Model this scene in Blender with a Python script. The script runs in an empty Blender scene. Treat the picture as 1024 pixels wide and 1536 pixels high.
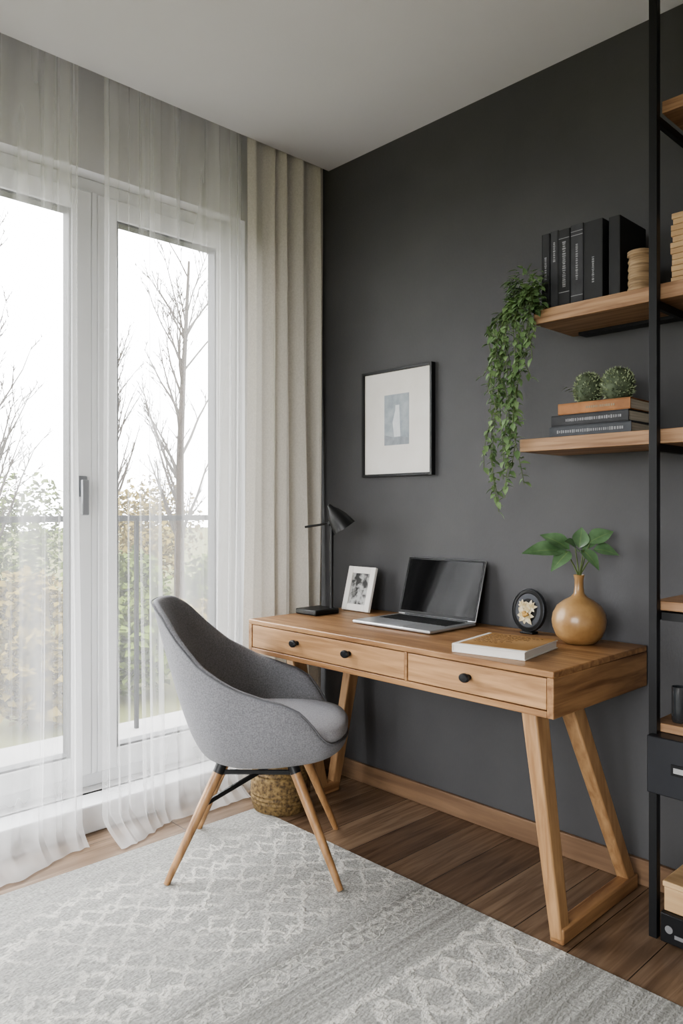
import bpy, bmesh, math, random
from mathutils import Vector, Matrix, noise as mnoise
S = bpy.context.scene
COL = S.collection
R = math.radians
PI = math.pi
try: S.view_settings.look = 'AgX - Medium High Contrast'
except Exception as e: print('look', e)

# ------------------------------------------------------------------ helpers
def hx(h):
    o = []
    for i in (0, 2, 4):
        c = int(h[i:i+2], 16) / 255.0
        o.append(c / 12.92 if c <= .04045 else ((c + .055) / 1.055) ** 2.4)
    return (o[0], o[1], o[2], 1.0)

def mth(nt, op, *a):
    n = nt.nodes.new('ShaderNodeMath'); n.operation = op
    for i, v in enumerate(a):
        if isinstance(v, (int, float)): n.inputs[i].default_value = v
        else: nt.links.new(v, n.inputs[i])
    return n.outputs[0]

def mixc(nt, fac, a, b, blend='MIX'):
    n = nt.nodes.new('ShaderNodeMix'); n.data_type = 'RGBA'; n.blend_type = blend
    for i, v in ((0, fac), (6, a), (7, b)):
        if isinstance(v, (int, float, tuple)): n.inputs[i].default_value = v
        else: nt.links.new(v, n.inputs[i])
    return n.outputs[2]

def coords(nt, scale=(1, 1, 1), rot=(0, 0, 0), loc=(0, 0, 0)):
    tc = nt.nodes.new('ShaderNodeTexCoord'); mp = nt.nodes.new('ShaderNodeMapping')
    mp.inputs['Scale'].default_value = scale; mp.inputs['Rotation'].default_value = rot; mp.inputs['Location'].default_value = loc
    nt.links.new(tc.outputs['Object'], mp.inputs['Vector'])
    return mp.outputs['Vector']

def noise(nt, vec, scale, detail=5, dist=0.0, rough=.55):
    n = nt.nodes.new('ShaderNodeTexNoise')
    n.inputs['Scale'].default_value = scale; n.inputs['Detail'].default_value = detail
    n.inputs['Distortion'].default_value = dist; n.inputs['Roughness'].default_value = rough
    nt.links.new(vec, n.inputs['Vector'])
    return n.outputs[0]

def maprange(nt, v, a, b, c=0.0, d=1.0):
    n = nt.nodes.new('ShaderNodeMapRange')
    nt.links.new(v, n.inputs[0])
    for i, x in enumerate((a, b, c, d)): n.inputs[i+1].default_value = x
    return n.outputs[0]

def bumpn(nt, h, strength, dist=.002):
    n = nt.nodes.new('ShaderNodeBump'); n.inputs['Strength'].default_value = strength; n.inputs['Distance'].default_value = dist
    nt.links.new(h, n.inputs['Height']); return n.outputs[0]

def new(name):
    m = bpy.data.materials.new(name); m.use_nodes = True
    return m, m.node_tree, m.node_tree.nodes['Principled BSDF']

def mat(name, c, c2=None, rough=.5, metal=0, vs=8, stretch=(1, 1, 1), lo=.35, hi=.65, bump=0, bs=200, bstretch=(1, 1, 1), spec=.5, coat=0, dist=0, sheen=0, transl=0):
    m, nt, b = new(name)
    b.inputs['Roughness'].default_value = rough; b.inputs['Metallic'].default_value = metal
    b.inputs['Specular IOR Level'].default_value = spec; b.inputs['Coat Weight'].default_value = coat
    b.inputs['Sheen Weight'].default_value = sheen
    f = maprange(nt, noise(nt, coords(nt, stretch), vs, 6, dist), lo, hi)
    col = mixc(nt, f, hx(c), hx(c2 or c))
    nt.links.new(col, b.inputs['Base Color'])
    if bump:
        nt.links.new(bumpn(nt, noise(nt, coords(nt, bstretch), bs, 3), bump), b.inputs['Normal'])
    if transl:
        t = nt.nodes.new('ShaderNodeBsdfTranslucent'); nt.links.new(col, t.inputs['Color'])
        mx = nt.nodes.new('ShaderNodeMixShader'); mx.inputs[0].default_value = transl
        nt.links.new(b.outputs[0], mx.inputs[1]); nt.links.new(t.outputs[0], mx.inputs[2])
        nt.links.new(mx.outputs[0], nt.nodes['Material Output'].inputs['Surface'])
    return m

class MB:
    def __init__(s): s.v = []; s.f = []
    def add(s, vs, fs, M=None):
        o = len(s.v)
        for p in vs:
            p = Vector(p); s.v.append(M @ p if M else p)
        s.f += [[i + o for i in f] for f in fs]
        return s
    def box(s, x0, x1, y0, y1, z0, z1, M=None):
        return s.add([(x0,y0,z0),(x1,y0,z0),(x1,y1,z0),(x0,y1,z0),(x0,y0,z1),(x1,y0,z1),(x1,y1,z1),(x0,y1,z1)],
              [(0,3,2,1),(4,5,6,7),(0,1,5,4),(1,2,6,5),(2,3,7,6),(3,0,4,7)], M)
    def loft(s, rings, cap=True, M=None, closed=False):
        n = len(rings[0]); vs = [p for r in rings for p in r]; fs = []
        m = len(rings)
        for i in range(m if closed else m - 1):
            j2 = (i + 1) % m
            for k in range(n):
                k2 = (k + 1) % n
                fs.append((i*n+k, i*n+k2, j2*n+k2, j2*n+k))
        if cap and not closed:
            fs.append(tuple(range(n))[::-1]); fs.append(tuple((m-1)*n + k for k in range(n)))
        return s.add(vs, fs, M)
    def tube(s, pts, r, n=10, M=None, closed=False):
        pts = [Vector(p) for p in pts]; rings = []; m = len(pts)
        rr = r if isinstance(r, (list, tuple)) else [r] * m
        prev = None
        for i, p in enumerate(pts):
            a = pts[(i-1) % m] if (closed or i > 0) else p
            b = pts[(i+1) % m] if (closed or i < m-1) else p
            d = (b - a).normalized()
            if prev is None:
                x = d.orthogonal().normalized()
            else:
                x = (prev - d * prev.dot(d)).normalized()
            prev = x; y = d.cross(x)
            rings.append([p + (x*math.cos(2*PI*k/n) + y*math.sin(2*PI*k/n)) * rr[i] for k in range(n)])
        return s.loft(rings, True, M, closed)
    def lathe(s, prof, n=36, M=None, sx=1, sy=1):
        rings = [[(max(r, 1e-4)*math.cos(2*PI*k/n)*sx, max(r, 1e-4)*math.sin(2*PI*k/n)*sy, z) for k in range(n)] for r, z in prof]
        return s.loft(rings, True, M)
    def bar(s, a, b, w0, h0, w1=None, h1=None, side=(1, 0, 0)):
        """rectangular bar from a to b; w measured along 'side'"""
        a = Vector(a); b = Vector(b); w1 = w1 or w0; h1 = h1 or h0
        d = (b - a).normalized(); x = Vector(side); x = (x - d*x.dot(d)).normalized(); y = d.cross(x)
        def ring(p, w, h): return [p + x*(i*w/2) + y*(j*h/2) for i, j in ((-1,-1),(1,-1),(1,1),(-1,1))]
        return s.loft([ring(a, w0, h0), ring(b, w1, h1)])
    def grid(s, rows, M=None):
        n = len(rows[0]); vs = [p for r in rows for p in r]; fs = []
        for i in range(len(rows)-1):
            for k in range(n-1): fs.append((i*n+k, i*n+k+1, (i+1)*n+k+1, (i+1)*n+k))
        return s.add(vs, fs, M)
    def leaf(s, p, d, up, L, W, curl=.25, seg=5, fold=.25, pw=.8):
        d = Vector(d).normalized(); up = Vector(up); side = d.cross(up)
        if side.length < 1e-3: side = d.orthogonal()
        side.normalize(); n = side.cross(d).normalized(); rows = []
        for i in range(seg+1):
            t = i/seg; w = max(W*.5*math.sin(PI*t**pw), .0004)
            q = Vector(p) + d*L*t - n*curl*L*t*t
            rows.append([q + side*w + n*w*fold, q, q - side*w + n*w*fold])
        return s.grid(rows)
    def build(s, name, m, parent=None, bevel=0, seg=2, smooth=None, sub=0, world=True, label=None, kind=None, ang=40):
        me = bpy.data.meshes.new(name); vs = s.v
        if parent is not None and world:
            r = parent
            while r.parent: r = r.parent
            W = (Matrix.Translation(r.location) @ Matrix.Rotation(r.rotation_euler.z, 4, 'Z')).inverted()
            vs = [W @ v for v in vs]
        me.from_pydata([tuple(v) for v in vs], [], s.f)
        bm = bmesh.new(); bm.from_mesh(me); bmesh.ops.recalc_face_normals(bm, faces=bm.faces); bm.to_mesh(me); bm.free()
        if smooth is None: smooth = bevel == 0
        if smooth or bevel:
            me.shade_smooth(); me.set_sharp_from_angle(angle=R(ang))
        me.materials.append(m)
        o = bpy.data.objects.new(name, me); COL.objects.link(o); o.parent = parent
        if bevel:
            b = o.modifiers.new('bevel', 'BEVEL'); b.width = bevel; b.segments = seg; b.limit_method = 'ANGLE'
        if sub:
            b = o.modifiers.new('sub', 'SUBSURF'); b.levels = sub; b.render_levels = sub
        if label: o['label'] = label
        if kind: o['kind'] = kind
        return o
    def solo(s, name, m, label=None, cat=None, group=None, kind=None, origin=None, **k):
        if origin is None:
            xs = [v.x for v in s.v]; ys = [v.y for v in s.v]; zs = [v.z for v in s.v]
            origin = ((min(xs)+max(xs))/2, (min(ys)+max(ys))/2, min(zs))
        L = Vector(origin); s.v = [v - L for v in s.v]
        o = s.build(name, m, **k); o.location = L
        tag(o, label, cat, group, kind); return o

def tag(o, label=None, cat=None, group=None, kind=None):
    if label: o['label'] = label
    if cat: o['category'] = cat
    if group: o['group'] = group
    if kind: o['kind'] = kind

def thing(name, label, cat, loc=(0, 0, 0), rz=0, group=None, kind=None):
    o = bpy.data.objects.new(name, None); COL.objects.link(o)
    o.location = loc; o.rotation_euler = (0, 0, rz); o.empty_display_size = .05
    tag(o, label, cat, group, kind); return o

def B(*a, **k): return MB().box(*a, **k)

# ------------------------------------------------------------------ materials
wallpaint = mat('charcoal_wall_paint', '515152', '48484a', rough=.62, vs=1.5, bump=.4, bs=210, bstretch=(1, 1, .25), spec=.42)
whitewall = mat('white_wall_paint', 'd6d6d6', 'cecece', rough=.8, vs=2, bump=.05, bs=300)
ceilpaint = mat('ceiling_paint', 'd4d3d6', 'cfced1', rough=.9, vs=1)
pvc = mat('white_frame_plastic', 'e6e7e8', 'dfe0e1', rough=.35, vs=2)
handlem = mat('handle_satin', '8f9194', rough=.3, metal=.4)
gasket = mat('dark_gasket', '1c1f22', rough=.6)
oakx = mat('oak_along_x', 'a9845d', '7b583b', rough=.42, vs=2.4, stretch=(1.2, 16, 16), bump=.12, bs=14, bstretch=(1, 20, 20), dist=.6)
oaky = mat('oak_along_y', 'a9845e', '79573b', rough=.45, vs=2.4, stretch=(16, 1.2, 16), bump=.12, bs=14, bstretch=(20, 1, 20), dist=.6)
oakz = mat('oak_along_z', 'b7946d', '957250', rough=.45, vs=2.4, stretch=(16, 16, 1.2), bump=.1, bs=14, bstretch=(20, 20, 1), dist=.5)
oakdrawer = mat('oak_drawer_front', 'b7916a', '8d6b4a', rough=.45, vs=2.4, stretch=(1.2, 18, 18), bump=.1, bs=14, bstretch=(1, 20, 20), dist=.8)
shelfwood = mat('shelf_board_wood', 'a98868', '7c5c41', rough=.5, vs=2.6, stretch=(1.2, 16, 20), bump=.15, bs=14, bstretch=(1, 20, 20), dist=.8)
baseoak = mat('baseboard_wood', '876d55', '6f5743', rough=.5, vs=2.4, stretch=(1, 16, 16), dist=.4)
chairwood = mat('chair_leg_wood', 'b08a62', '896745', rough=.4, vs=3, stretch=(14, 14, 1.4), dist=.4)
palewood = mat('pale_wood', 'c9ab84', 'b1906b', rough=.5, vs=3, stretch=(1, 14, 14))
blackmetal = mat('black_metal', '17181a', '1c1d1f', rough=.45, vs=4, spec=.4)
blackmatte = mat('black_lamp_paint', '121314', rough=.4)
darkunit = mat('dark_drawer_lacquer', '2a2c31', '25272b', rough=.4, vs=3)
fabric = mat('grey_chair_fabric', '939397', '77777b', rough=.95, vs=230, bump=.6, bs=800, spec=.15, sheen=.15)
fabricseat = mat('grey_seat_fabric', 'a9a9ae', '8f8f94', rough=.95, vs=230, bump=.6, bs=800, spec=.15, sheen=.15)
pipingm = mat('seam_piping', '6e6f73', rough=.9)
drapem = mat('beige_drape_cloth', 'd7d3cb', 'ccc8c0', rough=.95, vs=150, bump=.08, bs=700, spec=.1, transl=.2)
silver = mat('aluminium', 'c6c7c9', 'bfc0c2', rough=.35, metal=.75, vs=5)
gunmetal = mat('dark_rim_metal', '4a4c50', '3a3c40', rough=.35, metal=.6)
screenm = mat('laptop_glass', '040405', rough=.07, spec=.12)
bezelm = mat('laptop_bezel', '08080a', rough=.4, spec=.2)
keym = mat('keyboard_keys', '17181a', rough=.6)
trackm = mat('trackpad', 'a9abae', rough=.4, metal=.5)
paper = mat('paper_white', 'dddbd7', 'd5d2cc', rough=.8, vs=6)
pagesm = mat('page_edges', 'cfc8ba', 'b5ad9d', rough=.9, vs=6, stretch=(1, 1, 60))
wickr = mat('woven_basket', '8c754d', '443421', rough=.75, vs=70, bump=.9, bs=110)
vasem = mat('tan_glazed_ceramic', 'ab8b62', '83633f', rough=.32, vs=12, lo=.3, hi=.7, coat=.2, spec=.4, bump=.06, bs=60)
leafm = mat('glossy_leaf', '769670', '4e6b48', rough=.35, vs=14, coat=.2, transl=.15)
trailm = mat('trailing_leaf', '95ae7d', '4e6b43', rough=.5, vs=14, lo=.3, hi=.7, transl=.15)
stemm = mat('plant_stem', '5a6a3c', '4a5a30', rough=.6)
succm = mat('succulent_body', '5b6650', '434d3b', rough=.8, vs=60, bump=.8, bs=120)
succl = mat('succulent_leaf', 'a6b08f', '707e62', rough=.7, vs=40)
blackbook = mat('black_book_cloth', '1b1c1e', '232426', rough=.6, vs=20, bump=.15, bs=500)
greybook = mat('charcoal_book_cloth', '3a3b3e', '2e2f32', rough=.65, vs=25, bump=.15, bs=500)
slatebook = mat('slate_book_cloth', '4a4d52', '3e4146', rough=.65, vs=25)
brownbook = mat('brown_leather_cover', 'a8754a', '855a36', rough=.55, vs=14)
foil = mat('silver_lettering', '8d8e90', rough=.4, metal=.3)
goldfoil = mat('dull_gold_lettering', '8d7f66', rough=.5)
jarwood = mat('turned_wood_rings', 'a38b6d', '776249', rough=.7, vs=4, stretch=(3, 3, 40), bump=.4, bs=6, bstretch=(2, 2, 60))
artm = mat('grey_wash_print', 'aab1b6', '8b949b', rough=.8, vs=16)
artlight = mat('pale_wash_print', 'd8dbdd', 'c8cdd0', rough=.8, vs=20)
artdark = mat('dark_wash_print', '83898e', '989ea3', rough=.8, vs=30)
photom = mat('black_and_white_photo', 'a9a9a7', '191919', rough=.4, vs=28, lo=.42, hi=.56)
coverart = mat('tan_printed_cover', 'b08a5c', '96703f', rough=.5, vs=7)
inkm = mat('dark_ink', '4c3115', rough=.6)
railm = mat('railing_metal', '1a1c1e', rough=.7, spec=.1)
barkm = mat('pale_bark', '37302a', '2a2420', rough=.9, vs=20, spec=.1)
bushA = mat('straw_foliage', '6f6230', '524723', rough=.9, vs=3, spec=.05)
bushB = mat('soft_green_foliage', '56642c', '3d4820', rough=.9, vs=3, spec=.05)
lawn = mat('garden_lawn', '4f5434', '5c5a3d', rough=1, vs=.6, bump=.3, bs=20, spec=.05)
concrete = mat('terrace_concrete', '7d7c7a', '72716f', rough=.9, vs=4)
tumbler = mat('dark_smoked_glass', '3a3d40', '2a2c2e', rough=.12, spec=.8, coat=.4)
discm = mat('black_disc', '0c0d0e', '161514', rough=.5, vs=30, spec=.25)
petalm = mat('cream_petal', 'd3cab3', 'a8966a', rough=.6, vs=60)
goldm = mat('old_gold', 'b08c4c', '7c5d2b', rough=.45, vs=40, metal=.3)

# window glass
m, nt, b = new('window_glass'); winglass = m
tr = nt.nodes.new('ShaderNodeBsdfTransparent'); gl = nt.nodes.new('ShaderNodeBsdfGlossy'); gl.inputs['Roughness'].default_value = .02
mx = nt.nodes.new('ShaderNodeMixShader'); mx.inputs[0].default_value = .025
nt.links.new(tr.outputs[0], mx.inputs[1]); nt.links.new(gl.outputs[0], mx.inputs[2])
nt.links.new(mx.outputs[0], nt.nodes['Material Output'].inputs['Surface'])

# sheer voile, doubled towards its weighted hem
m, nt, b = new('sheer_voile'); sheer = m
tr = nt.nodes.new('ShaderNodeBsdfTransparent'); tl = nt.nodes.new('ShaderNodeBsdfTranslucent'); df = nt.nodes.new('ShaderNodeBsdfDiffuse')
tl.inputs['Color'].default_value = hx('ececec'); df.inputs['Color'].default_value = hx('ececec')
m1 = nt.nodes.new('ShaderNodeMixShader'); m1.inputs[0].default_value = .55
nt.links.new(tl.outputs[0], m1.inputs[1]); nt.links.new(df.outputs[0], m1.inputs[2])
m2 = nt.nodes.new('ShaderNodeMixShader')
f = maprange(nt, noise(nt, coords(nt, (1, 1, .03)), 9, 1), .36, .64, .13, .46)
sp = nt.nodes.new('ShaderNodeSeparateXYZ'); nt.links.new(coords(nt), sp.inputs[0])
f = mth(nt, 'ADD', f, maprange(nt, sp.outputs[2], .03, .22, .38, 0))
nt.links.new(f, m2.inputs[0]); nt.links.new(tr.outputs[0], m2.inputs[1]); nt.links.new(m1.outputs[0], m2.inputs[2])
nt.links.new(m2.outputs[0], nt.nodes['Material Output'].inputs['Surface'])

# plank floor (boards run along y)
m, nt, b = new('walnut_planks'); floorm = m
v = coords(nt, rot=(0, 0, PI/2))
br = nt.nodes.new('ShaderNodeTexBrick'); nt.links.new(v, br.inputs['Vector'])
br.offset = .37; br.offset_frequency = 2
for k, x in (('Scale', 1), ('Mortar Size', .0015), ('Mortar Smooth', .2), ('Bias', 0), ('Brick Width', 1.3), ('Row Height', .165)): br.inputs[k].default_value = x
br.inputs['Color1'].default_value = hx('97806a'); br.inputs['Color2'].default_value = hx('6d5847'); br.inputs['Mortar'].default_value = hx('30251c')
g = maprange(nt, noise(nt, coords(nt, (16, 1.1, 1)), 2.4, 7, .9), .28, .72)
c = mixc(nt, g, hx('ffffff'), hx('8f8379'))
c2 = mixc(nt, .75, br.outputs['Color'], c, 'MULTIPLY')
nt.links.new(c2, b.inputs['Base Color']); b.inputs['Roughness'].default_value = .27
hgt = mth(nt, 'SUBTRACT', mth(nt, 'MULTIPLY', g, .10), br.outputs['Fac'])
nt.links.new(bumpn(nt, hgt, .3, .002), b.inputs['Normal'])

# ------------------------------------------------------------------ room shell
XW, CZ, CR = -.20, 2.70, 2.84
B(XW-.2, 4.4, -4.4, .15, -.12, 0).solo('floor', floorm, kind='structure', origin=(0, 0, 0))
w = MB(); w.box(.012, 4.4, -4.5, .15, CZ, CR); w.box(XW-.2, .012, -4.5, .15, CR, CR+.1)
w.solo('ceiling', ceilpaint, kind='structure')
B(XW-.2, 4.5, 0, .15, 0, CR).solo('wall_back', wallpaint, kind='structure')
w = MB()
w.box(XW-.2, XW, -.31, 0, 0, CR); w.box(XW-.2, XW, -4.4, -2.26, 0, CR)
w.box(XW-.2, XW, -2.26, -.31, 2.45, CR); w.box(XW-.2, XW, -2.26, -.31, 0, .10)
w.solo('wall_left', whitewall, kind='structure')
B(4.4, 4.5, -4.4, 0, 0, CR).solo('wall_right', whitewall, kind='structure')
w = MB()
w.box(XW-.2, 1.0, -4.5, -4.4, 0, CR); w.box(3.4, 4.5, -4.5, -4.4, 0, CR)
w.box(1.0, 3.4, -4.5, -4.4, 2.4, CR); w.box(1.0, 3.4, -4.5, -4.4, 0, .4)  # opening added behind the camera so sky light fills the room
w.solo('wall_front', whitewall, kind='structure')
B(XW, 4.4, -.016, -.0005, 0, .08).solo('baseboard_back', baseoak, kind='structure', bevel=.003)
B(XW-.02, -.085, -2.26, -.20, 0, .10).solo('trim_1', pvc, kind='structure', bevel=.006)

# window in the left wall
win = thing('window_1', None, None, (-.3, -1.28, .1), kind='structure')
def ring(mb, x0, x1, y0, y1, z0, z1, t):
    mb.box(x0, x1, y0, y0+t, z0, z1); mb.box(x0, x1, y1-t, y1, z0, z1)
    mb.box(x0, x1, y0+t, y1-t, z0, z0+t); mb.box(x0, x1, y0+t, y1-t, z1-t, z1)
f = MB(); ring(f, -.37, -.27, -2.26, -.31, .10, 2.45, .055); f.box(-.37, -.258, -.9975, -.9725, .15, 2.40)
f.build('frame', pvc, win, bevel=.004)
for (a, c) in ((-2.20, -.998), (-.972, -.34)):
    s = MB(); ring(s, -.33, -.255, a, c, .15, 2.395, .08)
    so = s.build('sash', pvc, win, bevel=.005)
    gk = MB(); ring(gk, -.315, -.262, a+.076, c-.076, .226, 2.319, .012); gk.build('gasket', gasket, so)
    B(-.30, -.294, a+.078, c-.078, .228, 2.317).build('pane', winglass, so, smooth=False)
h = MB(); h.box(-.256, -.245, -1.058, -1.020, 1.22, 1.30); h.box(-.247, -.225, -1.048, -1.030, 1.25, 1.27); h.box(-.235, -.218, -1.053, -1.025, 1.15, 1.285)
h.build('handle', handlem, win, bevel=.004)
w2 = thing('added_fill_window', None, None, (2.2, -4.45, .4), kind='structure')  # unseen window added to the rear wall for frontal fill light
f = MB()
for x0, x1 in ((1.0, 1.08), (2.15, 2.25), (3.32, 3.4)): f.box(x0, x1, -4.48, -4.42, .4, 2.4)
f.box(1.08, 3.32, -4.48, -4.42, .4, .48); f.box(1.08, 3.32, -4.48, -4.42, 2.32, 2.4)
f.build('frame', pvc, w2)

# ------------------------------------------------------------------ outside
B(-60, 40, -60, 60, -.75, -.65).solo('ground', lawn, kind='structure')
B(-1.5, -.4, -4.5, 3.5, -.16, -.06).solo('terrace', concrete, kind='structure')
rl = thing('balcony_railing', 'dark metal balcony railing outside the window', 'railing', (-1.35, -.7, -.06))
MB().box(-1.37, -1.33, -4.4, 3.4, 1.105, 1.137).build('top_rail', railm, rl)
for y in (-4.2, -3.2, -2.2, -1.21, -.21, .8, 1.8, 2.8):
    B(-1.360, -1.340, y-.010, y+.010, -.06, 1.105).build('post', railm, rl)

def bare_tree(x, y, h, seed, label, lean=0, r0=.06):
    rnd = random.Random(seed); t = thing('bare_tree', label, 'tree', (x, y, -.65), group='bare trees beyond the railing')
    tr = MB(); brn = MB()
    def grow(mb, p, d, L, r, dep):
        pts = [Vector(p)]; rad = [r]; n = 6 if dep == 0 else 4
        for i in range(n):
            d = (d + Vector((rnd.uniform(-1, 1), rnd.uniform(-1, 1), rnd.uniform(-.3, .6))) * (.05 if dep == 0 else .16)).normalized()
            pts.append(pts[-1] + d*L/n); rad.append(r*(1-.8*(i+1)/n))
        mb.tube(pts, rad, 6 if dep == 0 else 4)
        if dep < 3:
            k = (28, 8, 4)[dep]
            for j in range(k):
                f = rnd.uniform(.26 if dep == 0 else .2, .98); q = f*n; i = min(int(q), n-1)
                pp = pts[i].lerp(pts[i+1], q-i); a = rnd.uniform(0, 2*PI)
                dd = (d*1.1 + Vector((math.cos(a), math.sin(a), rnd.uniform(0, .4)))*.7).normalized()
                grow(brn, pp, dd, L*rnd.uniform(.2, .34)*(1.15-f*.5), max(rad[i]*.38, .0055), dep+1)
    grow(tr, (x, y, -.65), Vector((lean, 0, 1)).normalized(), h, r0, 0)
    tr.build('trunk', barkm, t); brn.build('branches', barkm, t)
bare_tree(-6.0, 2.95, 5.2, 3, 'tall bare tree seen through the right window pane', 0, .08)
bare_tree(-15.0, 6.6, 6.4, 8, 'distant bare tree with fine twigs behind the tall bare tree', 0, .11)
bare_tree(-5.5, 0.35, 4.4, 11, 'bare tree seen through the left window pane', 0, .06)

def bush(x, y, rx, rz, seed, mm, label):
    rnd = random.Random(seed); mb = MB()
    for i in range(2200):
        d = Vector((rnd.gauss(0, 1), rnd.gauss(0, 1), rnd.gauss(0, 1))).normalized() * rnd.uniform(.35, 1)
        p = Vector((x + d.x*rx, y + d.y*rx, -.65 + max(.02, rz*.5 + d.z*rz*.5)))
        k = rnd.uniform(.6, 1.1)
        mb.leaf(p, (rnd.uniform(-1, 1), rnd.uniform(-1, 1), rnd.uniform(-.3, 1)), (rnd.uniform(-1, 1), rnd.uniform(-1, 1), 1), .14*k, .095*k, seg=2)
    mb.solo('bush', mm, label, 'bush', group='pale bushes in the garden beyond the railing', origin=(x, y, -.65))
for i, (x, y, rx, rz, mm) in enumerate(((-9.5, .6, .95, 2.1, bushA), (-10.5, 2.6, .95, 2.5, bushB), (-10.5, 4.65, .95, 2.2, bushA), (-12.2, 6.2, 1.05, 2.7, bushA), (-10.2, 7.3, .9, 1.9, bushB), (-8, 4.9, .6, 1.1, bushB), (-7.6, 1.55, .6, 1.0, bushA), (-8.2, 3.4, .6, 1.2, bushB), (-8.3, 6.3, .55, 1.3, bushA),
                                       (-4.2, 1.25, .5, .95, bushB), (-4.4, 2.35, .5, .85, bushA), (-3.8, .25, .42, .8, bushA), (-3.6, 2.0, .3, .6, bushB))):
    bush(x, y, rx, rz, 40+i, mm, 'pale hazy bush in the garden beyond the railing')

# ------------------------------------------------------------------ curtains
def drape(name, label, y0, y1, x0, amp, zt, m, seed, wd, over, pool, cols=12, drift=.012, vary=(.45, 1.3)):
    rnd = random.Random(seed)
    k = (y1-y0)/sum(wd); mb = MB(); nf = len(wd)
    zs = [zt - (zt-.08)*i/40 for i in range(41)] + [.064, .050, .038, .028, .020, .014, .010, .007]
    am = [amp*rnd.uniform(*vary) for _ in range(nf+1)]; ph = [rnd.uniform(0, 6.28) for _ in range(nf+1)]
    rows = []
    for z in zs:
        t = (zt-z)/zt; row = []; y = y0; pz = min(1, max(0, (.08-z)/.073))
        for i, wi in enumerate(wd):
            n = cols + (1 if i == nf-1 else 0)
            for j in range(n):
                u = j/cols; us = u*u*(3-2*u)
                a0 = am[i]*(1+.35*t*math.sin(1.5*z+ph[i])); a1 = am[i+1]*(1+.35*t*math.sin(1.5*z+ph[i+1])); a = a0*(1-us)+a1*us
                dr = drift*t*(math.sin(1.3*z+ph[i])*(1-us) + math.sin(1.3*z+ph[i+1])*us)
                s = math.sin(2*PI*u); yy = y + wi*k*u + dr + over*math.sin(4*PI*u)*(.4+.6*t)*(1-.9*pz)
                px = pool*(pz**1.8)*(.85 + .35*math.sin(6*yy+seed) + .12*math.sin(17*yy))
                row.append((x0 + a*(.65+.45*t)*s*(1-.85*pz) + .010*t*math.sin(2.1*z+5*yy) + px, yy, z))
            y += wi*k
        rows.append(row)
    mb.grid(rows)
    return mb.solo(name, m, label, 'curtain', ang=180)
drape('sheer_curtain', 'white sheer curtain over the left window pane, at the edge of the photo', -2.25, -1.155, -.030, .030, 2.835, sheer, 5,
      [.12, .14, .12, .14, .09, .07, .06, .085, .065, .06, .14, .075, .06, .055], .0068, .13, cols=18)
drape('sheer_curtain', 'white sheer curtain over the right window pane beside the beige drape', -1.060, -.455, -.030, .030, 2.835, sheer, 9,
      [.048, .055, .048, .058, .05, .07, .15, .12, .07, .055, .048], .0068, .13, cols=18)
drape('drape', 'heavy beige drape gathered in the room corner beside the dark wall', -.437, -.012, -.014, .036, 2.835, drapem, 37,
      [.15, .06, .10, .14, .055], .009, .01, drift=.022, vary=(.45, 1.05), cols=24)

# ------------------------------------------------------------------ rug
RX0, RX1, RY0, RY1 = .15, 2.45, -2.45, -.515
rcx, rcy = (RX0+RX1)/2, (RY0+RY1)/2
m, nt, b = new('woven_rug'); rugm = m
tc = nt.nodes.new('ShaderNodeTexCoord'); sp = nt.nodes.new('ShaderNodeSeparateXYZ'); nt.links.new(tc.outputs['Object'], sp.inputs[0])
X = mth(nt, 'ADD', sp.outputs[0], rcx); Y = mth(nt, 'ADD', sp.outputs[1], rcy)
def wobn(loc, sc, amt): return mth(nt, 'MULTIPLY', mth(nt, 'SUBTRACT', noise(nt, coords(nt, loc=loc), sc, 4, 0, .62), .5), amt)
Xw = mth(nt, 'ADD', X, wobn((0, 0, 0), 22, .07)); Yw = mth(nt, 'ADD', Y, wobn((5, 2, 0), 22, .07))
def near(v, w): return maprange(nt, v, w*.45, w*1.4, 1, 0)
zig = mth(nt, 'MULTIPLY', mth(nt, 'PINGPONG', Yw, .064), 1.1)
l1 = near(mth(nt, 'PINGPONG', mth(nt, 'ADD', Xw, zig), .048), .0122)
l2 = near(mth(nt, 'PINGPONG', mth(nt, 'SUBTRACT', Xw, zig), .072), .0122)
lat = mth(nt, 'MAXIMUM', l1, l2)
patch = maprange(nt, noise(nt, coords(nt, loc=(3, 1, 0)), 4.5, 4), .38, .56, .2, 1)
fine = maprange(nt, noise(nt, coords(nt, (1, .6, 1)), 140, 3), .35, .53, .28, 1)
zl = mth(nt, 'MULTIPLY', maprange(nt, X, .26, .34), maprange(nt, X, .97, .92))
pat1 = mth(nt, 'MULTIPLY', mth(nt, 'MULTIPLY', lat, patch), zl)
def braid(c, A, per, w):
    sn = mth(nt, 'MULTIPLY', mth(nt, 'SINE', mth(nt, 'MULTIPLY', Yw, 2*PI/per)), A)
    d = mth(nt, 'SUBTRACT', Xw, c)
    a = near(mth(nt, 'ABSOLUTE', mth(nt, 'SUBTRACT', d, sn)), w); bb = near(mth(nt, 'ABSOLUTE', mth(nt, 'ADD', d, sn)), w)
    e = near(mth(nt, 'ABSOLUTE', mth(nt, 'SUBTRACT', mth(nt, 'ABSOLUTE', d), A*1.5)), w*.5)
    dd = near(mth(nt, 'ABSOLUTE', mth(nt, 'SUBTRACT', mth(nt, 'ABSOLUTE', d), mth(nt, 'ABSOLUTE', mth(nt, 'MULTIPLY', sn, .5)))), w*.5)
    return mth(nt, 'MAXIMUM', mth(nt, 'MAXIMUM', a, bb), mth(nt, 'MAXIMUM', e, mth(nt, 'MULTIPLY', dd, .6)))
pat2 = mth(nt, 'MAXIMUM', braid(1.37, .074, .24, .018), braid(1.98, .06, .24, .014))
pat2 = mth(nt, 'MAXIMUM', pat2, mth(nt, 'MULTIPLY', braid(1.05, .026, .10, .007), .55))
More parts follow.
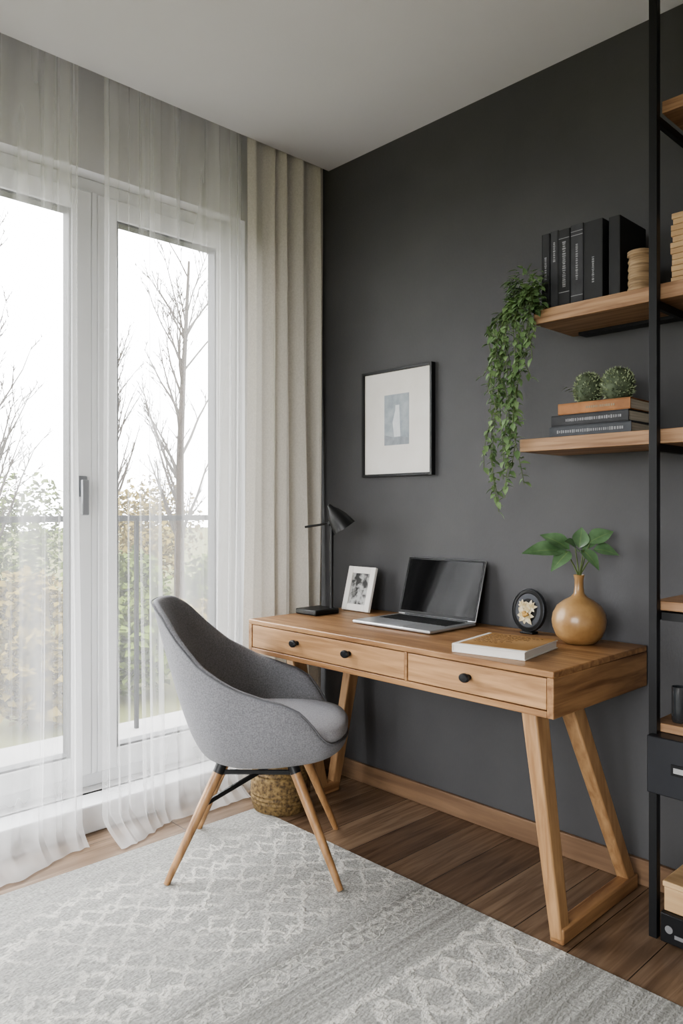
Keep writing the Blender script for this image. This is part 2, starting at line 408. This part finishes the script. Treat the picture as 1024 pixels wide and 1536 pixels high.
pat = mth(nt, 'MULTIPLY', mth(nt, 'MAXIMUM', pat1, pat2), fine)
strp = maprange(nt, noise(nt, coords(nt, (1, .03, 1)), 50, 3), .42, .58)
strp2 = maprange(nt, mth(nt, 'PINGPONG', X, .011), .003, .008, 0, 1)
mid = mth(nt, 'MULTIPLY', maprange(nt, X, .97, 1.0), maprange(nt, X, 1.25, 1.22))
edge = mth(nt, 'MULTIPLY', maprange(nt, X, 1.50, 1.53), maprange(nt, X, 1.84, 1.80))
band = mth(nt, 'MAXIMUM', mid, edge)
ribs = maprange(nt, mth(nt, 'PINGPONG', Y, .0045), .001, .0035)
mott = maprange(nt, noise(nt, coords(nt, (1, .45, 1)), 165, 4), .34, .64)
base = mixc(nt, mott, hx('92928e'), hx('bfbeb9'))
base = mixc(nt, mth(nt, 'MULTIPLY', strp, mth(nt, 'ADD', .22, mth(nt, 'MULTIPLY', band, .38))), base, hx('7d7d78'))
base = mixc(nt, mth(nt, 'MULTIPLY', strp2, mth(nt, 'ADD', .08, mth(nt, 'MULTIPLY', band, .14))), base, hx('6b6b68'))
base = mixc(nt, mth(nt, 'MULTIPLY', ribs, .12), base, hx('6a6a68'))
colr = mixc(nt, mth(nt, 'MULTIPLY', pat, .78), base, hx('e0ddd5'))
nt.links.new(colr, b.inputs['Base Color']); b.inputs['Roughness'].default_value = .95; b.inputs['Specular IOR Level'].default_value = .1
nt.links.new(bumpn(nt, mth(nt, 'ADD', mth(nt, 'MULTIPLY', mott, .6), mth(nt, 'MULTIPLY', pat, .9)), .8, .004), b.inputs['Normal'])
RT = .006
B(RX0, RX1, RY0, RY1, .0005, RT).solo('rug', rugm, 'pale grey woven rug with cream geometric pattern on the plank floor', 'rug', origin=(rcx, rcy, 0), bevel=.004)

# ------------------------------------------------------------------ desk
DX0, DX1, DF, DB = .165, 1.478, -.563, -.012
desk = thing('desk', 'long oak writing desk with two drawers and slanted legs', 'desk', ((DX0+DX1)/2, -.29, 0))
f = MB()
f.box(DX0, DX1, DF, DB, .732, .75)
f.build('desktop', oakx, desk, bevel=.003)
B(DX0, DX0+.02, DF, DB, .625, .7318).build('side_panel', oaky, desk, bevel=.002)
B(DX1-.02, DX1, DF, DB, .625, .7318).build('side_panel', oaky, desk, bevel=.002)
f = MB()
f.box(DX0+.02, DX1-.02, DF, DB, .625, .643); f.box(DX0+.02, DX1-.02, DB-.015, DB, .643, .7318); f.box(.9625, .9725, DF, DB-.015, .643, .7318)
f.build('carcass', oakx, desk, bevel=.0015)
for x0, x1, ks in ((DX0+.0225, .960, (.45, .716)), (.975, DX1-.0225, (1.205,))):
    d = B(x0, x1, DF+.002, DF+.022, .6455, .7295).build('drawer', oakdrawer, desk, bevel=.0015)
    for kx in ks:
        M = Matrix.Translation((kx, DF+.003, .693)) @ Matrix.Rotation(PI/2, 4, 'X')
        MB().lathe([(.0, 0), (.009, 0), (.0085, .004), (.006, .007), (.006, .012), (.012, .014), (.0155, .019), (.0155, .025), (.012, .029), (0, .030)], 24, M, sx=1.15, sy=.85).build('knob', blackmetal, d)
def desk_frame(fr, bk):
    (a0, a1), (b0, b1) = fr, bk
    MB().bar(a0, a1, .046, .066, .038, .046).build('leg', oakz, desk, bevel=.006, seg=3)
    MB().bar(b0, b1, .046, .060, .038, .044).build('leg', oakz, desk, bevel=.006, seg=3)
    p = Vector(a1); q = Vector(b1)
    p.z = q.z = .0235; d = (q-p).normalized()
    MB().bar(p - d*.021, q + d*.021, .042, .046).build('foot_rail', oaky, desk, bevel=.006, seg=3)
desk_frame(((1.392, -.515, .627), (1.445, -.472, .012)), ((1.386, -.325, .627), (1.443, -.062, .012)))
desk_frame(((.255, -.41, .627), (.215, -.225, .012)), ((.235, -.045, .627), (.215, -.165, .012)))

# ------------------------------------------------------------------ chair
ch = thing('armchair', 'grey upholstered tub chair with splayed wooden legs on the rug', 'chair', (.4875, -.751, 0), R(45))
rt = [(-.37, .868), (-.34, .862), (-.30, .830), (-.24, .760), (-.16, .685), (-.05, .624), (.04, .594), (.10, .577), (.145, .553), (.18, .515), (.205, .472), (.23, .440), (.255, .428), (.30, .420)]
def rimz(u):
    for (a, za), (c, zc) in zip(rt, rt[1:]):
        if a <= u <= c: return za + (zc-za)*(u-a)/(c-a)
    return rt[0][1] if u < 0 else rt[-1][1]
NP = 72; prof = []; rimloop = []
for i in range(NP):
    p = 2*PI*i/NP; cp, sn = math.cos(p), math.sin(p)
    u = -.035 + .325*math.copysign(abs(cp)**.85, cp)
    s = .285*math.copysign(abs(sn)**.8, sn)
    if u < -.1: s *= 1 - .16*min(1, (-.1-u)/.2)
    z = rimz(u)
    wb = max(0, -cp)**2; k = 1.0 - .40*wb
    P0 = Vector((u, s, z)); P1 = Vector((u*k, s*k*.97, .365)); P2 = Vector((u*.5+.01, s*.55, .352))
    inn = Vector((u+.035, s, 0)); il = inn.length; q = (il-.028)/il
    Pi0 = Vector((-.035+(u+.035)*q, s*q, z-.004)); lowz = min(z-.012, .462)
    q1 = (il*k-.032)/il
    Pi1 = Vector((-.03+(u+.03)*q1, s*q1*.97, lowz)); Pi2 = Vector((u*.45+.01, s*.5, min(.432, z-.014)))
    col = [Vector((.01, 0, .350))]
    n = 9
    for j in range(n+1):
        t = j/n; col.append(P2*(1-t)**2 + P1*2*t*(1-t) + P0*t*t)
    up = Vector((0, 0, .011)); col.append(P0*.75+Pi0*.25 + up*.8); col.append(P0*.5+Pi0*.5 + up); col.append(P0*.25+Pi0*.75 + up*.8)
    for j in range(n+1):
        t = j/n; col.append(Pi0*(1-t)**2 + Pi1*2*t*(1-t) + Pi2*t*t)
    col.append(Vector((.01, 0, .40)))
    prof.append(col); rimloop.append(P0 + Vector((u+.035, s, 0)).normalized()*.001 + Vector((0, 0, .004)))
MB().loft(prof, cap=False, closed=True).build('shell', fabric, ch, world=False, sub=1, ang=180)
shell = ch.children[0]
MB().tube(rimloop, .0026, 6, closed=True).build('piping', pipingm, shell, world=False)
def se(cx, a, bb, z, n=48, e=.75):
    return [(cx + a*math.copysign(abs(math.cos(2*PI*i/n))**e, math.cos(2*PI*i/n)), bb*math.copysign(abs(math.sin(2*PI*i/n))**e, math.sin(2*PI*i/n)), z) for i in range(n)]
MB().loft([se(.05, .20, .195, .420), se(.05, .228, .224, .428), se(.05, .242, .238, .444), se(.05, .243, .239, .460), se(.05, .231, .227, .477), se(.05, .19, .185, .488), se(.05, .10, .10, .492), se(.05, .02, .02, .4925)]).build('seat_cushion', fabricseat, ch, world=False, ang=80)
brc = MB(); LG = ((-.270, -.205, -.112, -.12), (.272, -.232, .115, -.12), (-.255, .210, -.112, .12), (.246, .228, .115, .12))
def on_leg(i, f):
    bu, bs_, tu, ts = LG[i]; return Vector((tu+(bu-tu)*f, ts+(bs_-ts)*f, .352*(1-f)))
for i, (bu, bs_, tu, ts) in enumerate(LG):
    gz = .0 if i == 3 else RT
    MB().tube([(bu, bs_, gz), (bu + (tu-bu)*.1, bs_+(ts-bs_)*.1, gz+.036), (bu+(tu-bu)*.7, bs_+(ts-bs_)*.7, .25), (tu, ts, .352)], [.0100, .0114, .0163, .0173], 16).build('leg', chairwood, ch, world=False)
    brc.tube([on_leg(i, .07), on_leg(i, 0) + Vector((0, 0, .003))], .0184, 14)
for a, c in ((0, 3), (2, 1)):
    brc.bar(on_leg(a, .34), on_leg(c, .06), .015, .007, side=(0, 0, 1))
for a, c in ((0, 1), (2, 3)):
    brc.bar(on_leg(a, .06), on_leg(c, .06), .011, .007, side=(0, 0, 1))
brc.build('under_frame', blackmetal, ch, world=False)

# ------------------------------------------------------------------ basket
bk = MB(); pf = []
for i in range(25):
    t = i/24; r = .102 + .015*math.sin(PI*min(1, t*1.05)**.8) + .002*math.sin(t*24*PI*.92)
    pf.append((r, .20*t))
pf = [(0, 0), (.094, 0)] + pf + [(.096, .203), (.088, .195), (.080, .10), (0, .09)]
bk.lathe(pf, 40, Matrix.Translation((.198, -.432, .0005)))
bk.solo('basket', wickr, 'squat golden brown woven basket on the floor under the desk', 'basket')

# ------------------------------------------------------------------ shelving unit
un = thing('shelving_unit', 'tall black metal shelving unit with long wooden boards on the dark wall', 'shelving', (1.8, -.14, 0))
PX = 1.611; PH = .0112
for x, y in ((PX, -.262), (PX, -.02), (2.40, -.262), (2.40, -.02)):
    B(x-PH, x+PH, y-PH, y+PH, 0, 2.695).build('post', blackmetal, un, bevel=.001)
for x0, z0, z1 in ((1.625, 2.262, 2.295), (1.222, 1.752, 1.795), (1.172, 1.355, 1.395), (1.600, .895, .921), (1.600, .561, .585)):
    B(x0, 2.385, -.2475, -.0035, z0, z1).build('shelf', shelfwood, un, bevel=.002)
for z in (2.237, 1.727, 1.333, .868):
    B(PX-.0065, PX+.0065, -.2485, -.0335, z, z+.022).build('bracket', blackmetal, un)
    B(2.3935, 2.4065, -.2485, -.0335, z, z+.022).build('bracket', blackmetal, un)
B(1.624, 2.385, -.2475, -.225, .868, .890).build('shelf_rail', blackmetal, un)
B(1.27, 2.385, -.055, -.004, 1.742, 1.751).build('shelf_rail', blackmetal, un)
dr = B(1.606, 2.40, -.30, -.036, .405, .56).build('drawer_box', darkunit, un, bevel=.003)
MB().box(1.672, 1.76, -.3025, -.2995, .466, .496).build('handle', blackmetal, dr, bevel=.001)
MB().box(1.679, 1.752, -.3035, -.302, .474, .488).build('slot', silver, dr)

# objects on the shelving unit
def book(label, group, loc, L, D, T, lie, cm, marks=(), rz=0, mm=None):
    t = thing('book', label, 'book', loc, rz, group)
    def P(mb):
        if not lie: mb.v = [Vector((v.z - T/2, v.y, v.x + L/2)) for v in mb.v]
        return mb
    c = MB(); e = .003
    c.box(-L/2, L/2, -D/2, D/2, 0, e); c.box(-L/2, L/2, -D/2, D/2, T-e, T); c.box(-L/2, L/2, -D/2, -D/2+e, e, T-e)
    P(c).build('cover', cm, t, world=False, bevel=.0008)
    P(B(-L/2+.004, L/2-.004, -D/2+e, D/2-.004, e, T-e)).build('pages', pagesm, t, world=False, smooth=False)
    s = MB()
    for a, c_, w in marks:
        if w > .8:
            P(B(a*L, c_*L, -D/2-.0006, -D/2, T*(.5-w/2), T*(.5+w/2))).build('spine_band', mm or foil, t, world=False, smooth=False)
        else:
            s.box(a*L, c_*L, -D/2-.0006, -D/2, T*(.5-w/2), T*(.5+w/2))
    if s.v: P(s).build('spine_lettering', mm or foil, t, world=False, smooth=False)
    return t
def letters(seed, a, b_, w=.4):
    rnd = random.Random(seed); o = []; x = a
    while x < b_:
        k = rnd.uniform(.008, .022); o.append((x, x+k, w*rnd.uniform(.7, 1))); x += k + rnd.uniform(.006, .014)
    return o
Z1 = 1.7955
G = 'row of black books on the upper shelf'
book('leftmost slim black book in the row on the upper shelf', G, (1.2515, -.15, Z1), .238, .15, .028, False, blackbook, letters(1, -.1, .2, .3))
book('thin grey black book, second from left in the upper shelf row', G, (1.2815, -.15, Z1), .240, .15, .026, False, greybook, letters(2, .1, .35, .3))
book('black book with pale spine lettering, third from left on the upper shelf', G, (1.3165, -.15, Z1), .236, .155, .039, False, blackbook, [(-.32, -.312, .9), (.38, .388, .9)] + letters(3, -.25, .34, .3))
book('charcoal book with ringed spine, fourth from left on the upper shelf', G, (1.3590, -.15, Z1), .240, .155, .041, False, greybook, [(-.40, -.392, .95), (.36, .368, .95), (.41, .418, .95)] + letters(4, -.2, .25, .2))
book('wide black book with small silver spine text on the upper shelf', G, (1.4130, -.15, Z1), .236, .16, .060, False, blackbook, letters(5, -.28, .05, .12))
book('tall plain black book at the right end of the upper shelf row', G, (1.4770, -.14, Z1), .232, .17, .034, False, blackbook)
jr = MB(); pf = [(0, 0), (.033, 0)]
for i in range(15): pf.append((.0345 + .0018*math.sin(i*2.2) - .002*(i/14), .004 + .10*i/14))
pf += [(.036, .107), (.036, .118), (.032, .120), (0, .1205)]
jr.lathe(pf, 32, Matrix.Translation((1.541, -.195, Z1)))
jr.solo('wooden_jar', jarwood, 'round turned wooden jar beside the black books', 'jar')
t = thing('slatted_box', 'pale wooden slatted box right of the metal post on the upper shelf', 'box', (1.78, -.135, Z1))
rnd = random.Random(3)
for i in range(12):
    a = rnd.uniform(-.004, .004)
    B(1.642+a, 1.92+a, -.225, -.045, Z1+.0005+i*.016, Z1+.0158+i*.016).build('slat', palewood, t, bevel=.0015)
B(1.65, 1.91, -.215, -.055, Z1+.001, Z1+.188).build('core', shelfwood, t)
Z2 = 1.3955
G = 'stack of books on the lower shelf'
book('slate grey book at the bottom of the lower shelf stack', G, (1.388, -.125, Z2), .262, .175, .034, True, slatebook, letters(6, -.40, .40, .3), R(1))
book('charcoal book in the middle of the lower shelf stack', G, (1.390, -.125, Z2+.0345), .252, .175, .034, True, greybook, letters(7, -.3, .42, .3), R(-1))
book('brown leather book on top of the lower shelf stack', G, (1.402, -.128, Z2+.069), .230, .17, .034, True, brownbook, letters(8, -.1, .3, .25), R(1), goldfoil)
def succulent(x, y, z, r, h, seed, label):
    rnd = random.Random(seed); t = thing('succulent', label, 'plant', (x, y, z), group='two small succulents on the brown book')
    M = Matrix.Translation((x, y, z)); pr = []
    for i in range(13):
        a = -1.15 + (PI/2 + 1.15)*i/12
        pr.append((r*math.cos(a)**.7 if i < 12 else 0, h*(math.sin(a)+math.sin(1.15))/(1+math.sin(1.15))))
    MB().lathe([(0, 0)] + pr, 28, M).build('body', succm, t)
    mb = MB()
    for i in range(460):
        a = rnd.uniform(0, 2*PI); q = math.asin(rnd.uniform(-.75, 1)); n = Vector((math.cos(q)**.7*math.cos(a), math.cos(q)**.7*math.sin(a), math.sin(q)))
        p = Vector((x + r*.97*n.x, y + r*.97*n.y, z + h*.97*(n.z+math.sin(1.15))/(1+math.sin(1.15))))
        if p.z < z + .004: continue
        mb.leaf(p, n + Vector((rnd.uniform(-.4, .4), rnd.uniform(-.4, .4), .6)), (rnd.uniform(-1, 1), rnd.uniform(-1, 1), .3), rnd.uniform(.006, .011), .005, seg=2)
    mb.build('leaves', succl, t)
    return t
su = succulent(1.362, -.165, Z2+.1032, .039, .092, 1, 'left small bushy succulent with a stray leaf on the brown book')
mb = MB()
for k in range(4): mb.leaf((1.342-.008*k, -.185-.008*k, Z2+.135+.006*k), (-.7, -.5, .3 - .2*k), (0, 0, 1), .02, .011)
mb.build('stray_leaf', succl, su)
succulent(1.459, -.165, Z2+.1032, .045, .096, 2, 'right and larger bushy succulent on the brown book')

def glass(x, y, z, r, h, label):
    MB().lathe([(0, 0), (r*.85, 0), (r, .006), (r, h), (r*.9, h), (r*.88, .012), (0, .010)], 28, Matrix.Translation((x, y, z))).solo('tumbler', tumbler, label, 'glass', group='smoked tumblers on the low shelf')
glass(1.655, -.205, .5855, .020, .098, 'left smoked glass tumbler beside the metal post on the low shelf')
glass(1.706, -.200, .5855, .020, .098, 'right smoked glass tumbler at the photo edge on the low shelf')
t = thing('media_box', 'flat black electronic box on the floor inside the shelving unit', 'device', (1.78, -.16, 0))
B(1.636, 1.96, -.285, -.05, .006, .085).build('casing', blackmetal, t, bevel=.004)
B(1.65, 1.95, -.27, -.06, 0, .006).build('foot', blackmatte, t)
MB().lathe([(.008, 0), (.0105, 0), (.0105, .0012), (.008, .0012)], 20, Matrix.Translation((1.66, -.285, .045)) @ Matrix.Rotation(PI/2, 4, 'X')).build('emblem', foil, t)
B(1.675, 1.78, -.2862, -.2848, .026, .036).build('front_strip', foil, t)
t = thing('wooden_box', 'small pale wooden box on top of the black electronic box', 'box', (1.77, -.16, .085))
B(1.640, 1.92, -.27, -.07, .0855, .150).build('body', palewood, t, bevel=.003)
B(1.637, 1.923, -.273, -.067, .1505, .166).build('lid', palewood, t, bevel=.003)

# trailing plant
rnd = random.Random(12)
tp = thing('trailing_plant', 'long trailing green vine hanging from the left end of the upper shelf', 'plant', (1.236, -.235, Z1))
st = MB(); lf = MB()
strands = [(1.075, -.225, 1.165), (1.09, -.24, 1.27), (1.125, -.25, 1.24), (1.035, -.20, 1.50), (1.105, -.25, 1.42), (1.16, -.275, 1.30), (1.17, -.272, 1.38), (1.06, -.22, 1.54), (1.135, -.26, 1.50),
           (1.20, -.270, 1.58), (1.015, -.21, 1.57), (1.105, -.23, 1.58), (1.178, -.275, 1.44), (1.215, -.275, 1.64), (1.095, -.26, 1.34), (1.065, -.21, 1.21), (1.185, -.275, 1.25), (1.03, -.22, 1.62), (1.05, -.23, 1.31), (1.145, -.27, 1.21), (1.225, -.278, 1.70)]
for (ex, ey, ez) in strands:
    sx, sy = 1.232 + rnd.uniform(-.008, .012), -.240 + rnd.uniform(-.006, .004)
    pts = [Vector((sx, sy, Z1+.004)), Vector((sx-.01, sy-.01, Z1+.03+rnd.uniform(0, .05)))]
    mx_ = ex + rnd.uniform(-.005, .03)
    pts.append(Vector(((sx+mx_)/2, (sy+ey)/2 - .01, Z1+.03+rnd.uniform(-.01, .06))))
    n = max(3, int((Z1-ez)/.045))
    for i in range(n+1):
        t_ = i/n
        pts.append(Vector((mx_ + (ex-mx_)*t_ + .022*math.sin(5*t_+ex*60), ey + .012*math.sin(7*t_+ey*90), Z1-.02 - (Z1-.02-ez)*t_)))
    st.tube(pts, .0014, 5)
    for a, c in zip(pts, pts[1:]):
        k = max(2, int((c-a).length/.0105))
        for j in range(k):
            p = a.lerp(c, (j+rnd.random())/k); an = rnd.uniform(0, 2*PI)
            d = Vector((math.cos(an), math.sin(an)*.8, rnd.uniform(-1.0, .35)))
            L = rnd.uniform(.012, .035)
            if p.y + d.y*.04 > -.01: continue
            lf.leaf(p, d, (rnd.uniform(-.3, .3), rnd.uniform(-.6, 0), 1), L, L*.6, curl=.3, seg=3)
for i in range(260):     # crown clump spilling over the shelf end
    a = rnd.uniform(0, 2*PI); q = rnd.random()**.5
    p = Vector((1.200 + .06*q*math.cos(a), -.262 + .022*q*math.sin(a), Z1 + .01 + rnd.uniform(-.03, .145)*(1-.3*q)))
    L = rnd.uniform(.016, .033)
    lf.leaf(p, (math.cos(a), min(.2, math.sin(a)) - .3, rnd.uniform(-.6, .7)), (0, -.3, 1), L, L*.62, curl=.3, seg=3)
st.build('vines', stemm, tp); lf.build('foliage', trailm, tp)

# ------------------------------------------------------------------ wall picture
t = thing('wall_picture', 'black framed print with wide white mat on the dark wall', 'picture', (.437, -.012, 1.308))
f = MB()
X0, X1, Za, Zb, fw = .245, .629, 1.308, 1.751, .011
f.box(X0, X0+fw, -.024, -.001, Za, Zb); f.box(X1-fw, X1, -.024, -.001, Za, Zb); f.box(X0+fw, X1-fw, -.024, -.001, Za, Za+fw); f.box(X0+fw, X1-fw, -.024, -.001, Zb-fw, Zb)
f.build('frame', blackmetal, t, bevel=.001)
B(X0+fw, X1-fw, -.014, -.002, Za+fw, Zb-fw).build('mat_board', paper, t, smooth=False)
a = B(.369, .504, -.0150, -.0142, 1.437, 1.645).build('print', artm, t, smooth=False)
f = MB()
f.add([(.424, -.0153, 1.47), (.458, -.0153, 1.47), (.452, -.0153, 1.60), (.431, -.0153, 1.60)], [(0, 1, 2, 3)])
f.add([(.415, -.0152, 1.53), (.424, -.0152, 1.47), (.43, -.0152, 1.58)], [(0, 1, 2)])
f.build('pale_figure', artlight, a, smooth=False)
f = MB(); f.add([(.369, -.0152, 1.437), (.504, -.0152, 1.437), (.504, -.0152, 1.462), (.458, -.0152, 1.472), (.424, -.0152, 1.468), (.369, -.0152, 1.48)], [(0, 1, 2, 3, 4, 5)])
f.build('dark_base', artdark, a, smooth=False)

# ------------------------------------------------------------------ things on the desk
DZ = .7505
# lamp
lp = thing('desk_lamp', 'slim black metal desk lamp at the left end of the desk', 'lamp', (.240, -.275, DZ))
B(.174, .296, -.335, -.205, DZ, DZ+.022).build('base', blackmatte, lp, bevel=.005)
px, py = .272, -.226
MB().tube([(px, py, DZ+.02), (px, py, DZ+.375)], .0082, 12).build('pole', blackmatte, lp)
rv = Vector((.6928, .7211, 0))
P = Vector((px, py, DZ+.372))
ar = MB(); ar.tube([P - rv*.108 + Vector((0, 0, -.022)), P - rv*.04 + Vector((0, 0, -.012)), P + rv*.012 + Vector((0, 0, .008))], .0046, 10)
ar.tube([P - rv*.012 + Vector((0, 0, -.012)), P + rv*.012 + Vector((0, 0, .012))], .011, 12)
ar.build('arm', blackmatte, lp)
ax = (rv*.55 + Vector((0, 0, -.8))).normalized()
M = Matrix.Translation(P + Vector((0, 0, .068)) - rv*.012) @ ax.to_track_quat('Z', 'Y').to_matrix().to_4x4()
MB().lathe([(.006, 0), (.010, .004), (.014, .018), (.026, .035), (.040, .065), (.052, .115), (.0505, .1155), (.038, .066), (.024, .038), (.008, .022), (0, .02)], 32, M).build('lamp_shade', blackmatte, lp)
# small photo frame
pf_ = thing('photo_frame', 'small white framed black and white photo beside the desk lamp', 'photo frame', (.305, -.125, DZ))
M = Matrix.Translation((.305, -.128, DZ+.004)) @ Matrix.Rotation(R(-15), 4, 'X')
f = MB(); w_, h_, b_ = .078, .185, .028
f.box(-w_, -w_+b_, 0, .014, 0, h_, M); f.box(w_-b_, w_, 0, .014, 0, h_, M); f.box(-w_+b_, w_-b_, 0, .014, 0, b_, M); f.box(-w_+b_, w_-b_, 0, .014, h_-b_, h_, M)
f.build('frame', paper, pf_, bevel=.002)
B(-w_+b_, w_-b_, .006, .012, b_, h_-b_, M).build('photo', photom, pf_, smooth=False)
MB().bar((.305, -.088, DZ+.12), (.305, -.055, DZ+.003), .04, .004).build('easel_leg', gasket, pf_)
# laptop
lt = thing('laptop', 'open silver laptop with dark glossy screen on the desk', 'laptop', (.705, -.222, DZ), R(0))
B(-.185, .185, -.130, .130, .002, .0135).build('base', silver, lt, bevel=.004, world=False)
k = MB()
for r in range(6):
    for c in range(14):
        x0 = -.158 + c*.0227; y0 = -.012 + r*.0195
        k.box(x0, x0+.0195, y0, y0+.0165, .0136, .0150)
k.build('keyboard', keym, lt, world=False, smooth=False)
B(-.055, .055, -.118, -.030, .0134, .0139).build('trackpad', trackm, lt, world=False, smooth=False)
M = Matrix.Translation((0, .126, .015)) @ Matrix.Rotation(R(-17), 4, 'X')
ld = B(-.185, .185, 0, .006, 0, .228, M).build('lid', silver, lt, bevel=.002, world=False)
B(-.1835, .1835, -.0006, .0005, .003, .2265, M).build('bezel', bezelm, ld, world=False, smooth=False)
B(-.175, .175, -.0010, -.0004, .014, .219, M).build('screen', screenm, ld, world=False, smooth=False)
MB().tube([(-.15, .128, .012), (.15, .128, .012)], .006, 10).build('hinge', gasket, lt, world=False)
# book on desk
bb = thing('book', 'thick white book with tan printed cover lying on the desk', 'book', (1.218, -.395, DZ), R(9))
B(-.112, .112, -.118, .118, .003, .022).build('pages', paper, bb, world=False, smooth=False)
c = MB(); c.box(-.115, .115, -.121, .121, 0, .003); c.box(-.115, .115, -.121, .121, .022, .0255); c.box(-.115, -.112, -.121, .121, .003, .022)
c.build('cover', paper, bb, world=False, bevel=.0008)
B(-.100, .113, -.105, .119, .0255, .0262).build('cover_print', coverart, bb, world=False, smooth=False)
rnd = random.Random(77); ik = MB()
for r in range(9):
    y = .095 - r*.017; x = -.085
    while x < .08 - r*.012:
        L = rnd.uniform(.006, .02)
        ik.tube([(x, y, .0264), (x+L*.35, y+rnd.uniform(-.004, .005), .0264), (x+L*.7, y+rnd.uniform(-.005, .004), .0264), (x+L, y, .0264)], .0008, 4); x += L + rnd.uniform(.003, .008)
ik.build('cover_lettering', inkm, bb, world=False)
# disc ornament
ds = thing('disc_ornament', 'round black framed ornament with a cream flower on the desk', 'ornament', (1.100, -.080, DZ))
M = Matrix.Translation((1.100, -.080, DZ+.078)) @ Matrix.Rotation(R(84), 4, 'X')
MB().lathe([(.069, -.012), (.0725, -.011), (.0745, 0), (.0725, .007), (.0705, .008), (.0695, .006)], 48, M, sx=.86).build('rim', gunmetal, ds)
MB().lathe([(0, -.011), (.0705, -.011), (.0705, .006), (.060, .008), (.055, .005), (.04, .006), (0, .0065)], 48, M, sx=.86).build('face', discm, ds)
pt = MB(); rnd = random.Random(4)
for (cx_, cy_, Lm) in ((-.006, -.016, .036), (.012, .012, .024), (-.018, .016, .020)):
    for i in range(8):
        a = 2*PI*i/8 + rnd.uniform(-.2, .2); L = Lm*rnd.uniform(.85, 1.1)
        p = M @ Vector((cx_, cy_, .009 + .001*(i % 3))); d = M.to_3x3() @ Vector((math.cos(a), math.sin(a), .10))
        pt.leaf(p, d, M.to_3x3() @ Vector((0, 0, 1)), L, Lm*.55, curl=.15, seg=4)
pt.build('flower', petalm, ds)
g_ = MB()
for i in range(9):
    a = rnd.uniform(0, 2*PI); q = rnd.uniform(.0, .014)
    g_.lathe([(0, 0), (.006, .001), (.005, .005), (0, .007)], 10, M @ Matrix.Translation((-.006 + q*math.cos(a), -.016 + q*math.sin(a), .012)))
g_.build('flower_centre', goldm, ds)
B(1.075, 1.125, -.098, -.062, DZ, DZ+.007).build('foot', blackmetal, ds, bevel=.002)
# vase
vx, vy = 1.312, -.128
MB().lathe([(0, 0), (.041, 0), (.051, .004), (.070, .023), (.081, .050), (.0835, .072), (.080, .095), (.068, .118), (.047, .135), (.026, .146), (.0165, .157), (.0138, .176), (.0135, .200), (.017, .214), (.0155, .216), (.0115, .203), (.0115, .17), (0, .165)], 48, Matrix.Translation((vx, vy, DZ))).solo('vase', vasem, 'bulbous tan glazed vase with a thin neck', 'vase')
sp_ = thing('leaf_sprig', 'green leafy cutting standing in the tan vase', 'plant', (vx, vy, DZ+.17))
T = Vector((vx, vy, DZ+.21)); fd = Vector((-.7211, .6928, 0)); up = Vector((0, 0, 1))
st = MB(); lf = MB(); vn = MB()
def W(l, z, d=0): return T + rv*l + up*z + fd*d
for l, z, d in ((-.045, .080, -.01), (-.012, .09, .0), (.03, .105, -.01), (.050, .075, .0), (.008, .085, -.02)):
    st.tube([W(l*.05, -.035, d*.05), W(l*.12, .01, d*.2), W(l*.45, z*.5, d*.6), W(l, z, d)], [.0026, .0026, .0022, .0016], 6)
for (l0, z0, l1, z1, wd, d, cu) in ((-.045, .08, -.162, .098, .066, -.03, .28), (-.03, .085, -.100, .140, .064, .02, .26), (-.03, .08, -.09, .052, .050, -.06, .38), (0, .09, .010, .150, .054, .0, .24),
                         (.03, .105, .094, .150, .062, -.01, .28), (.045, .085, .105, .090, .054, -.03, .42), (.012, .085, .055, .138, .054, .03, .26), (-.005, .08, -.04, .120, .054, -.05, .26),
                         (.008, .085, .035, .058, .045, -.07, .4)):
    a = W(l0, z0, 0); e = W(l1, z1, d); dd = e - a
    uu = up*.8 - fd*.75
    lf.leaf(a, dd, uu, dd.length*1.1, wd, curl=cu, seg=8, fold=.34, pw=.85)
    vn.leaf(a + uu*.0012, dd, uu, dd.length*1.04, .004, curl=cu, seg=8, fold=.1, pw=.75)
st.build('stems', stemm, sp_); lv = lf.build('leaves', leafm, sp_); vn.build('midribs', trailm, lv)

# ------------------------------------------------------------------ light
wd = bpy.data.worlds.new('overcast_sky'); S.world = wd; wd.use_nodes = True
bg = wd.node_tree.nodes['Background']; bg.inputs[0].default_value = (.985, .99, 1.0, 1); bg.inputs[1].default_value = 14.5
def portal(name, loc, rot, sx, sy):
    l = bpy.data.lights.new(name, 'AREA'); l.shape = 'RECTANGLE'; l.size = sx; l.size_y = sy; l.cycles.is_portal = True
    o = bpy.data.objects.new(name, l); COL.objects.link(o); o.location = loc; o.rotation_euler = rot
portal('window_portal', (-.42, -1.285, 1.27), (0, R(-90), 0), 2.4, 2.0)
portal('fill_window_portal', (2.2, -4.52, 1.4), (R(90), 0, 0), 2.4, 2.0)  # samples sky light through the added rear fill opening

# ------------------------------------------------------------------ camera
cam = bpy.data.cameras.new('camera'); co = bpy.data.objects.new('camera', cam); COL.objects.link(co)
co.location = (2.512, -2.321, 1.175); co.rotation_euler = (R(90), 0, R(46.15))
cam.sensor_width = 36; cam.sensor_fit = 'AUTO'; cam.lens = 1132/1536*36; cam.shift_y = -5/1536; cam.clip_start = .02
S.camera = co
